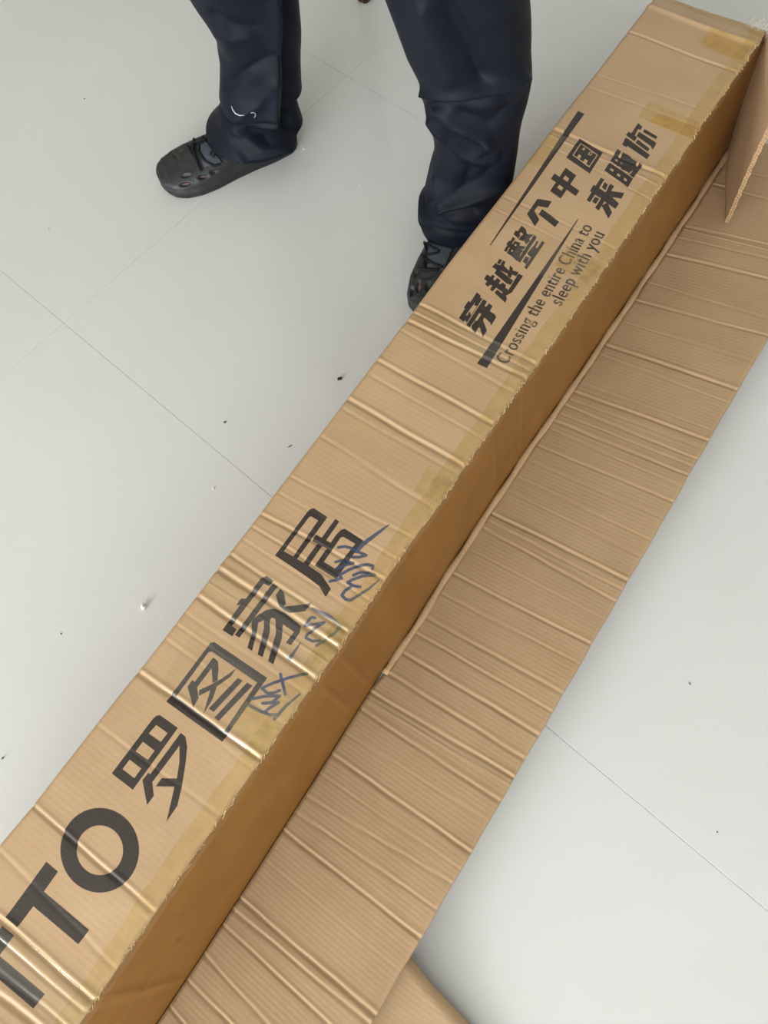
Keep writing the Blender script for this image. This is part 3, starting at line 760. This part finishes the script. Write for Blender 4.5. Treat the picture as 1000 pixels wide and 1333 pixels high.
def hit_line(p, d, poly, sgn):
    best = None
    for a, b in zip(poly[:-1], poly[1:]):
        a = np.array(a, float); e = np.array(b, float) - a
        den = d[0] * e[1] - d[1] * e[0]
        if abs(den) < 1e-9: continue
        w = a - p; t = (w[0] * e[1] - w[1] * e[0]) / den; u = (w[0] * d[1] - w[1] * d[0]) / den
        if -1e-6 <= u <= 1 + 1e-6 and t * sgn > -.5:
            if best is None or abs(t) < abs(best): best = t
    return best
def seg_dist(P, poly):
    best = np.full(len(P), 1e9)
    for a, b in zip(poly[:-1], poly[1:]):
        a = np.array(a, float); b = np.array(b, float); e = b - a
        t = np.clip(((P - a) @ e) / (e @ e), 0, 1)
        best = np.minimum(best, np.linalg.norm(P - (a + t[:, None] * e), axis=1))
    return best
NA = 128
def trouser_leg(ank, zlist, Lp, Rp, top_c, folds, lean=(0, 0)):
    rows = []; prev = None
    for (z, ins, dep) in zlist:
        P = np.array([ank[0] + lean[0] * z, ank[1] + lean[1] * z, z])
        vh = P[:2] - CAM[:2]; vh = vh / np.linalg.norm(vh); Lv = np.array([-vh[1], vh[0], 0]); vh = np.array([vh[0], vh[1], 0])
        pc = proj(P); du = (proj(P + Lv * .05) - proj(P - Lv * .05)) / .1
        tl = hit_line(pc, du, Lp, 1); tr = hit_line(pc, du, Rp, -1)
        if tl is None or tr is None:
            tl, tr = prev if prev else (.1, -.1)
        prev = (tl, tr)
        cen = P + Lv * (tl + tr) / 2; a = (tl - tr) / 2
        rows.append((cen, Lv, vh, a * ins, a * ins * dep))
    V = []
    for cen, Lv, vh, a, b in rows:
        for k in range(NA):
            w = 2 * math.pi * k / NA
            cs, sn = math.cos(w), math.sin(w)
            ex = 2 / 2.3
            V.append(cen + Lv * a * math.copysign(abs(cs) ** ex, cs) - vh * b * math.copysign(abs(sn) ** ex, sn))
    V = np.array(V); n = len(rows)
    px = projN(V)
    cen = np.repeat(np.array([r[0] for r in rows]), NA, 0)
    rad = V - cen; rad /= np.linalg.norm(rad, axis=1)[:, None]
    front = np.clip(-(rad * np.repeat(np.array([r[2] for r in rows]), NA, 0)).sum(1) * 2.2 - .25, 0, 1)
    disp = np.zeros(len(V))
    for poly, amp, w in folds:
        disp += 1.9 * amp * np.exp(-(seg_dist(px, poly) / w) ** 1.35)
    V = V + rad * (disp * front)[:, None]
    r = np.random.default_rng(int(ank[1] * 1000)); ang = np.tile(np.arange(NA) * 2 * math.pi / NA, n); zz = V[:, 2]
    for _ in range(7):
        V = V + rad * (.0006 * np.sin(r.integers(1, 5) * ang + r.uniform(15, 60) * zz + r.uniform(0, 6.28)))[:, None]
    F = []
    for i in range(n - 1):
        for k in range(NA):
            F.append((i * NA + k, i * NA + (k + 1) % NA, (i + 1) * NA + (k + 1) % NA, (i + 1) * NA + k))
    return V, F, rows

def zpath(*knots):
    """knots: (z, inset, depth, steps to the next knot)"""
    out = []
    for a, b in zip(knots[:-1], knots[1:]):
        for k in range(a[3]):
            t = k / a[3]; out.append((a[0] + (b[0] - a[0]) * t, a[1] + (b[1] - a[1]) * t, a[2] + (b[2] - a[2]) * t))
    out.append(knots[-1][:3]); return out
LL = [(150, -260), (190, -110), (222, -50), (252, 0), (270, 30), (283.5, 60), (288, 87), (287, 114), (286, 136), (279, 143), (276, 162), (268, 180), (262, 200)]
LR = [(380, -260), (386, -110), (389, -50), (390, 0), (390, 60), (391, 99), (394, 129), (396.6, 171), (388, 192), (380, 206), (370, 222)]
q1 = Crop(180, 0, .3)
def pxs(c, pts): return [c.p(p) for p in pts]
FL = [(pxs(q1, [(598, -300), (600, 100), (598, 300), (595, 540)]), .010, 9), (pxs(q1, [(650, -300), (655, 200), (655, 520)]), -.012, 11),
      (pxs(q1, [(380, 380), (480, 300), (590, 230)]), -.004, 7), (pxs(q1, [(430, 510), (520, 460), (580, 350)]), .004, 7),
      (pxs(q1, [(330, 60), (400, 110), (500, 120)]), -.004, 9), (pxs(q1, [(350, 150), (400, 180), (480, 160)]), .003, 8),
      (pxs(q1, [(330, 480), (380, 590), (450, 690)]), .004, 5), (pxs(q1, [(345, 560), (420, 640), (480, 700)]), -.003, 4),
      (pxs(q1, [(480, 580), (560, 600), (690, 570)]), -.010, 8), (pxs(q1, [(420, 560), (540, 640), (660, 650)]), .005, 6)]
RL = [(420, -330), (465, -120), (487, -50), (505, 0), (527, 57), (548, 98), (553, 126), (562.5, 157), (564, 205), (553, 249), (555, 255), (545, 265), (544.6, 277), (552, 293), (553, 312), (548, 335)]
RR = [(690, -330), (690, -120), (689, -50), (688, 0), (691.7, 47), (691.7, 85), (685, 132), (677, 176), (669, 217), (660, 250), (652, 270), (646, 300), (640, 325), (634, 350)]
q2 = Crop(480, 0, .315)
FR = [(pxs(q2, [(225, 385), (330, 395), (450, 385), (560, 365), (650, 320)]), .007, 7), (pxs(q2, [(235, 430), (330, 435), (450, 428), (570, 400)]), -.006, 6),
      (pxs(q2, [(250, 425), (350, 520), (490, 590)]), .006, 6), (pxs(q2, [(490, 590), (430, 655), (520, 660)]), .005, 6), (pxs(q2, [(330, 590), (420, 700), (400, 740)]), -.005, 8),
      (pxs(q2, [(262, 500), (310, 570), (395, 655)]), .005, 5), (pxs(q2, [(268, 660), (290, 790), (300, 868)]), .006, 5), (pxs(q2, [(300, 868), (420, 830), (560, 765)]), .007, 5),
      (pxs(q2, [(240, 815), (300, 895), (440, 880)]), -.008, 7), (pxs(q2, [(225, 935), (320, 965), (410, 975)]), -.003, 3), (pxs(q2, [(205, 855), (240, 840)]), .004, 6),
      (pxs(q2, [(380, 480), (500, 520), (590, 440)]), -.005, 9), (pxs(q2, [(330, 60), (420, 200), (470, 330)]), -.008, 16), (pxs(q2, [(230, 40), (300, 180), (340, 320)]), .006, 14),
      (pxs(q2, [(560, 640), (470, 740), (370, 790)]), -.004, 8)]
def z_at_row(ank, y):
    zs = np.linspace(-.05, 1.0, 800); ys = np.array([proj((ank[0], ank[1], z))[1] for z in zs]); return float(zs[np.argmin(abs(ys - y))])
zbL = z_at_row(ANK_L, 120); zhL = z_at_row(ANK_L, 160); zhR = z_at_row(ANK_R, 286)
print('leg z', zbL, zhL, zhR, 'clip', z_at_row(ANK_L, 0), z_at_row(ANK_R, 0))
zl = zpath((.60, 1, .95, 130), (zbL, 1, .95, 3), (zbL - .006, .96, .95, 3), (zbL - .004, .88, .9, 3), (zbL + .010, .72, .74, 2), (zbL - .006, .74, .76, 3), (zbL - .025, .86, .84, 12), (zhL, .98, .95, 2), (zhL - .002, .95, 1.0, 2), (zhL + .012, .90, .95, 1), (zhL + .03, .8, .85, 1))
zr = zpath((.60, 1, .95, 170), (zhR, 1, 1.0, 2), (zhR - .002, .96, .96, 2), (zhR + .012, .90, .9, 1), (zhR + .03, .8, .8, 1))
VL, FLc, rl = trouser_leg(ANK_L, zl, LL, LR, None, FL)
VR, FRc, rr = trouser_leg(ANK_R, zr, RL, RR, None, FR)
# upper legs, seat and waistband above the frame, one surface with the legs
def ring(cen, a, b, ax):
    ax = np.array(ax); ay = np.array([-ax[1], ax[0], 0])
    return [cen + ax * a * math.cos(2 * math.pi * k / NA) + ay * b * math.sin(2 * math.pi * k / NA) for k in range(NA)]
across = np.array([*(ANK_L - ANK_R), 0.]); across /= np.linalg.norm(across)
hipc = np.array([*((ANK_L + ANK_R) / 2), .0]) + np.array([.06, .05, 0])
V = [*VL, *VR]; F = [*FLc, *[tuple(i + len(VL) for i in f) for f in FRc]]
def thigh(first, side):
    global V, F
    prev = first; top0 = np.array(V[first:first + NA]); c0 = top0.mean(0)
    for k in range(1, 9):
        t = k / 8; tgt = hipc + across * side * .085 + np.array([0, 0, .90])
        c = c0 + (tgt - c0) * t; sc = 1 + .12 * t
        idx = len(V); V += [*(c + (top0 - c0) * np.array([sc, sc, .2]))]
        for j in range(NA): F.append((prev + (j + 1) % NA, prev + j, idx + j, idx + (j + 1) % NA))
        prev = idx
    F.append(tuple(range(prev, prev + NA)))
thigh(0, 1); thigh(len(VL), -1)
first = len(V)
for z, a, b in ((.78, .06, .05), (.83, .14, .085), (.90, .18, .108), (.97, .178, .112), (1.03, .165, .105), (1.07, .16, .10)):
    V += ring(hipc + np.array([0, 0, z]), a, b, across)
for i in range(5):
    for j in range(NA): F.append((first + i * NA + j, first + i * NA + (j + 1) % NA, first + (i + 1) * NA + (j + 1) % NA, first + (i + 1) * NA + j))
F.append(tuple(range(first, first + NA))[::-1]); F.append(tuple(range(first + 5 * NA, first + 6 * NA)))
trousers = mesh_obj('trousers', V, F, M_trouser, person)
tbm = bmesh.new(); tbm.from_mesh(trousers.data); bmesh.ops.recalc_face_normals(tbm, faces=tbm.faces); tbm.to_mesh(trousers.data); tbm.free()
def bvh_of(o):
    off = Vector((0, 0, 0)); p = o
    while p is not None: off += Vector(p.location); p = p.parent
    vs = [v.co + off for v in o.data.vertices]
    return BVHTree.FromPolygons([tuple(v) for v in vs], [tuple(p.vertices) for p in o.data.polygons])
def cast(bvh, q, lift=0.0):
    d = Vector(rayd(q)); loc, nr, _, _ = bvh.ray_cast(Vector(CAM), d)
    if loc is None: return None
    if nr.dot(d) > 0: nr = -nr
    return np.array(loc + nr * lift)
bt = bvh_of(trousers)
def surf_stroke(bvh, pts, widths, lift, parent, name, mat):
    P = [cast(bvh, q, lift) for q in pts]; keep = [(p, w) for p, w in zip(P, widths) if p is not None]
    V, F = tube_vf([p for p, _ in keep], [w for _, w in keep], 6); return mesh_obj(name, V, F, mat, parent)
tag(surf_stroke(bt, pxs(q1, [(405, 460), (410, 475), (422, 492), (440, 501), (460, 500)]), [.0006, .0011, .0013, .0010, .0004], .0004, trousers, 'logo_print', M_logo), 'small white reflective logo mark above the hem')
surf_stroke(bt, pxs(q1, [(488, 490), (500, 487), (509, 493), (508, 503), (503, 510)]), [.0005, .0006, .0006, .0006, .0005], .0003, trousers, 'logo_print', M_logo)

# clogs
tw = [0, .012, .035, .08, .2, .35, .5, .64, .76, .86, .93, .97, .99, 1.0]
wo = [.007, .018, .028, .036, .041, .042, .047, .055, .0575, .053, .044, .032, .020, .007]
th = [0, .03, .08, .2, .34, .42, .5, .6, .72, .84, .93, .98, 1.0]
hh = [.03, .05, .060, .066, .074, .077, .074, .066, .057, .049, .041, .031, .024]
def clog(toe, heel, holes, tongue, laces, dents, label, shift=.004):
    toe, heel = np.array(toe), np.array(heel)
    ax = toe - heel; ln = np.linalg.norm(ax); ax /= ln; ay = np.array([-ax[1], ax[0]])
    NT_, prof = 120, []
    ts = np.linspace(0, 1, NT_); ts = .5 - .5 * np.cos(np.pi * ts)
    V = []; nk = 0
    for t in ts:
        w = np.interp(t, tw, wo); h = max(np.interp(t, th, hh), .026)
        sh = shift * math.sin(math.pi * t)
        pr = [(0, .003), (.6 * w, .003), (.95 * w, .003), (1.0 * w, .0045), (1.02 * w, .010), (1.02 * w, .016), (1.005 * w, .0185), (.985 * w, .0195), (.985 * w, .0205), (1.0 * w, .022)]
        m = 30
        for k in range(m + 1):
            a = k / m * math.pi / 2
            pr.append((w * math.cos(a) ** (2 / 2.5), .022 + (h - .022) * math.sin(a) ** (2 / 2.3)))
        full = pr[:-1] + [(-y, z) for y, z in reversed(pr)][:-1]
        nk = len(full)
        for y, z in full:
            lift = .010 * max(0, (t - .86) / .14) ** 2
            P = heel + ax * ln * t + ay * (y + sh); V.append((P[0], P[1], z - .003 + lift))
    V = np.array(V)
    F = [(i * nk + k, i * nk + (k + 1) % nk, (i + 1) * nk + (k + 1) % nk, (i + 1) * nk + k) for i in range(NT_ - 1) for k in range(nk)]
    F.append(tuple(range(nk))[::-1]); F.append(tuple(range((NT_ - 1) * nk, NT_ * nk)))
    # vent holes pushed into the upper
    px = projN(V); hole_v = np.zeros(len(V), bool)
    upz = V[:, 2] > .021
    nor = np.zeros_like(V)
    for f in F[:-2]:
        a, b, cc = V[f[0]], V[f[1]], V[f[2]]; nn = np.cross(b - a, cc - a); 
        for i in f: nor[i] += nn
    nor /= np.linalg.norm(nor, axis=1)[:, None] + 1e-12
    cenv = np.array([*((toe + heel) / 2), .02])
    flip = np.sign(((V - cenv) * nor).sum(1).mean()); nor *= flip
    facing = ((CAM - V) * nor).sum(1) > 0
    def ell(q, a, b, ang):
        c, s = math.cos(ang), math.sin(ang); d = px - np.array(q); u = (d[:, 0] * c + d[:, 1] * s) / a; v = (-d[:, 0] * s + d[:, 1] * c) / b
        return np.sqrt(u * u + v * v)
    for q, a, b, ang, red in holes:
        e = ell(q, a, b, ang); m = facing & upz
        g = np.clip((1.12 - e) / .24, 0, 1) * m; g = g * g * (3 - 2 * g)
        V = V - nor * (g * .0055)[:, None]
        V = V + nor * (.0009 * np.exp(-((e - 1.35) / .2) ** 2) * m)[:, None]
        if red: hole_v |= (e < .85) & m
    for poly, amp, w in dents:
        V = V + nor * (amp * np.exp(-(seg_dist(px, poly) / w) ** 2) * facing * upz)[:, None]
    c_ = mesh_obj('clog', V, F, None, person, mats=[M_clog, M_hole, M_sole])
    for p in c_.data.polygons:
        ids = list(p.vertices)
        if all(hole_v[i] for i in ids): p.material_index = 1
        elif all(V[i][2] < .0195 for i in ids): p.material_index = 2
    bm = bmesh.new(); bm.from_mesh(c_.data); bmesh.ops.recalc_face_normals(bm, faces=bm.faces); bm.to_mesh(c_.data); bm.free()
    c_['label'] = label
    bv = bvh_of(c_)
    a, b, c2, d = [np.array(q, float) for q in tongue]
    U, W = np.meshgrid(np.linspace(0, 1, 14), np.linspace(0, 1, 14), indexing='ij'); g = np.zeros((14, 14, 3)); ok = True
    for i in range(14):
        for j in range(14):
            u, w = U[i, j], W[i, j]; q = a * (1 - u) * (1 - w) + b * u * (1 - w) + c2 * u * w + d * (1 - u) * w
            P = cast(bv, q, .0026 + .0018 * math.sin(math.pi * w))
            if P is None: ok = False; P = g[i, j - 1] if j else g[i - 1, j]
            g[i, j] = P
    slab('tongue', g, np.array([0, 0, -.003]), M_tongue, c_)
    for pts in laces:
        P = []
        for q0, q1_ in zip(pts[:-1], pts[1:]):
            for t in np.linspace(0, 1, 6)[:-1]: P.append((q0[0] + (q1_[0] - q0[0]) * t, q0[1] + (q1_[1] - q0[1]) * t))
        P.append(pts[-1])
        surf_stroke(bv, P, [.0024] * len(P), .0040, c_, 'lace', M_lace)
    return c_
k5 = Crop(190, 140, .22)
toeL = at((211, 243))[:2]; heelL = toeL + (at((392, 178))[:2] - toeL) / np.linalg.norm(at((392, 178))[:2] - toeL) * .292
def H(c, x, y, a, b, ang, red=True): return (c.p((x, y)), a * c.k, b * c.k, math.radians(ang), red)
clog(toeL, heelL,
     [H(k5, 183, 288, 20, 17, 0), H(k5, 232, 455, 32, 14, -8), H(k5, 338, 412, 28, 13, -5), H(k5, 400, 381, 22, 10, -5), H(k5, 135, 268, 18, 12, -30, False), H(k5, 240, 403, 30, 8, -12, False), H(k5, 200, 262, 16, 9, -30, False)],
     [k5.p(q) for q in ((318, 260), (345, 350), (455, 325), (350, 190))],
     [[k5.p(q) for q in s] for s in ([(250, 225), (270, 270), (300, 310), (325, 375)], [(265, 240), (310, 205), (360, 195)], [(290, 195), (285, 260), (310, 330), (330, 380)], [(315, 265), (345, 315), (400, 345), (440, 335)], [(325, 215), (320, 270), (355, 320)], [(385, 290), (395, 265), (415, 272), (400, 300)], [(355, 205), (330, 230), (345, 180)])],
     [([k5.p(q) for q in ((190, 330), (210, 365), (265, 370), (300, 345), (280, 310), (230, 305), (195, 325))], -.0012, 2.2), ([k5.p(q) for q in ((215, 335), (250, 350), (275, 335))], -.001, 2), ([k5.p(q) for q in ((100, 470), (180, 505), (300, 500), (400, 455))], -.001, 2)],
     'black rubber clog with vent holes, toe towards the left edge')
k6 = Crop(510, 230, .1425)
toeR = np.array([.875, .587]) * S; heelR = toeR + np.array([math.cos(.30), math.sin(.30)]) * .292
clog(toeR, heelR,
     [H(k6, 245, 1000, 22, 52, 8), H(k6, 215, 885, 14, 32, 12), H(k6, 185, 1045, 18, 42, 8, False), H(k6, 330, 1000, 20, 40, 10, False)],
     [k6.p(q) for q in ((325, 850), (480, 850), (560, 660), (345, 600))],
     [[k6.p(q) for q in s] for s in ([(310, 590), (330, 690), (305, 780), (310, 860)], [(300, 600), (370, 650), (440, 690), (420, 710), (320, 720)], [(285, 725), (320, 760), (400, 810), (470, 840)], [(330, 735), (420, 705)], [(260, 850), (340, 860), (440, 850)], [(310, 760), (290, 740), (345, 800)])],
     [([k6.p(q) for q in ((180, 1030), (170, 1090), (200, 1120))], -.001, 2), ([k6.p(q) for q in ((300, 920), (380, 900), (420, 860))], -.0012, 2.5)],
     'black rubber clog with vent holes, toe hidden behind the box')

# ------------------------------------------------------------------ piece of furniture at the top edge of the frame
M_wood = plain('dark_brown_wood', lin((58, 38, 28)), .4, .4, 60, .25)
fc = at((475, -1))
V, F = [], []
rings = [(0.0, .0125), (.004, .0145), (.10, .0165), (.30, .019), (.42, .021)]
for z, r in rings:
    for a, b in ((1, .6), (.6, 1), (-.6, 1), (-1, .6), (-1, -.6), (-.6, -1), (.6, -1), (1, -.6)): V.append((fc[0] + a * r, fc[1] + b * r, z))
for i in range(len(rings) - 1):
    for k in range(8): F.append((i * 8 + k, i * 8 + (k + 1) % 8, (i + 1) * 8 + (k + 1) % 8, (i + 1) * 8 + k))
F.append(tuple(range(8))[::-1]); F.append(tuple(range(32, 40)))
tag(mesh_obj('furniture_foot', V, F, M_wood, smooth=False, origin=(fc[0], fc[1], 0)), 'dark brown wooden furniture foot between the two trouser legs at top edge', 'furniture')

# ------------------------------------------------------------------ crumbs on the floor
def crumb(name, q, size, mat, label, cat, flat=.6, seed=0, group=None):
    P = at(q); r = np.random.default_rng(seed)
    bm = bmesh.new(); bmesh.ops.create_icosphere(bm, subdivisions=2, radius=1)
    for v in bm.verts:
        k = 1 + .35 * r.standard_normal() * .5
        v.co = Vector((v.co.x * size[0] * k, v.co.y * size[1] * k, v.co.z * size[0] * flat * k))
    zmin = min(v.co.z for v in bm.verts)
    for v in bm.verts: v.co.z -= zmin
    me = bpy.data.meshes.new(name); bm.to_mesh(me); bm.free(); me.materials.append(mat)
    o = bpy.data.objects.new(name, me); COL.objects.link(o); o.location = (P[0], P[1], 0.0); o.rotation_euler = (0, 0, r.uniform(0, 3))
    return tag(o, label, cat, group)
M_foam = plain('white_foam', (.92, .92, .91), .7, .3, 60, .05)
M_dirt = plain('dark_dirt', (.02, .017, .015), .7, .3, 60, .2)
M_dirt2 = plain('brown_dirt', (.11, .085, .06), .8, .2, 60, .2)
crumb('foam_crumb', (188, 791), (.0055, .0038), M_foam, 'largest white foam crumb on the floor left of the box', 'crumb', .8, 1)
crumb('foam_crumb', (278, 636.5), (.0022, .0016), M_foam, 'white foam crumb on the tile near the joint beside the box', 'crumb', .7, 2)
crumb('foam_crumb', (395.5, 195), (.0018, .0014), M_foam, 'tiny white crumb just behind the heel of the left clog', 'crumb', .7, 3)
crumb('foam_crumb', (468.5, 241), (.0018, .0013), M_foam, 'tiny white crumb on the floor between the two clogs', 'crumb', .7, 4)
crumb('foam_crumb', (256, 141), (.0017, .0013), M_foam, 'tiny white crumb above the toe of the left clog', 'crumb', .7, 5)
crumb('dirt_crumb', (442.5, 494), (.0042, .0026), M_dirt, 'black crumb on the floor beside the box near the right clog', 'crumb', .6, 6)
crumb('dirt_crumb', (293, 550), (.0026, .0018), M_dirt2, 'brown crumb in the middle of the floor left of the box', 'crumb', .6, 7)
crumb('dirt_crumb', (4, 987), (.0020, .0014), M_dirt2, 'brown crumb by the left edge above the box', 'crumb', .6, 8)
crumb('dirt_crumb', (110, 129), (.0020, .0013), M_dirt2, 'grey speck of dirt on the floor at upper left', 'crumb', .4, 9)
crumb('dirt_crumb', (64, 298), (.0014, .0010), M_dirt2, 'small speck of dirt near the tile joint at left', 'crumb', .4, 10)
crumb('dirt_crumb', (898, 890), (.0022, .0010), M_dirt2, 'grey speck of dirt on the floor right of the long flap', 'crumb', .3, 11)
crumb('dirt_crumb', (934, 1083), (.0012, .0010), M_dirt2, 'tiny speck of dirt below the tile joint at lower right', 'crumb', .4, 12)
crumb('dirt_crumb', (378, 581), (.0042, .0007), M_dirt2, 'thin grey sliver on the floor beside the left edge of box', 'crumb', .3, 13)
crumb('dirt_crumb', (80, 825), (.0016, .0012), M_dirt2, 'grey speck of dirt on the floor at middle left', 'crumb', .4, 14)
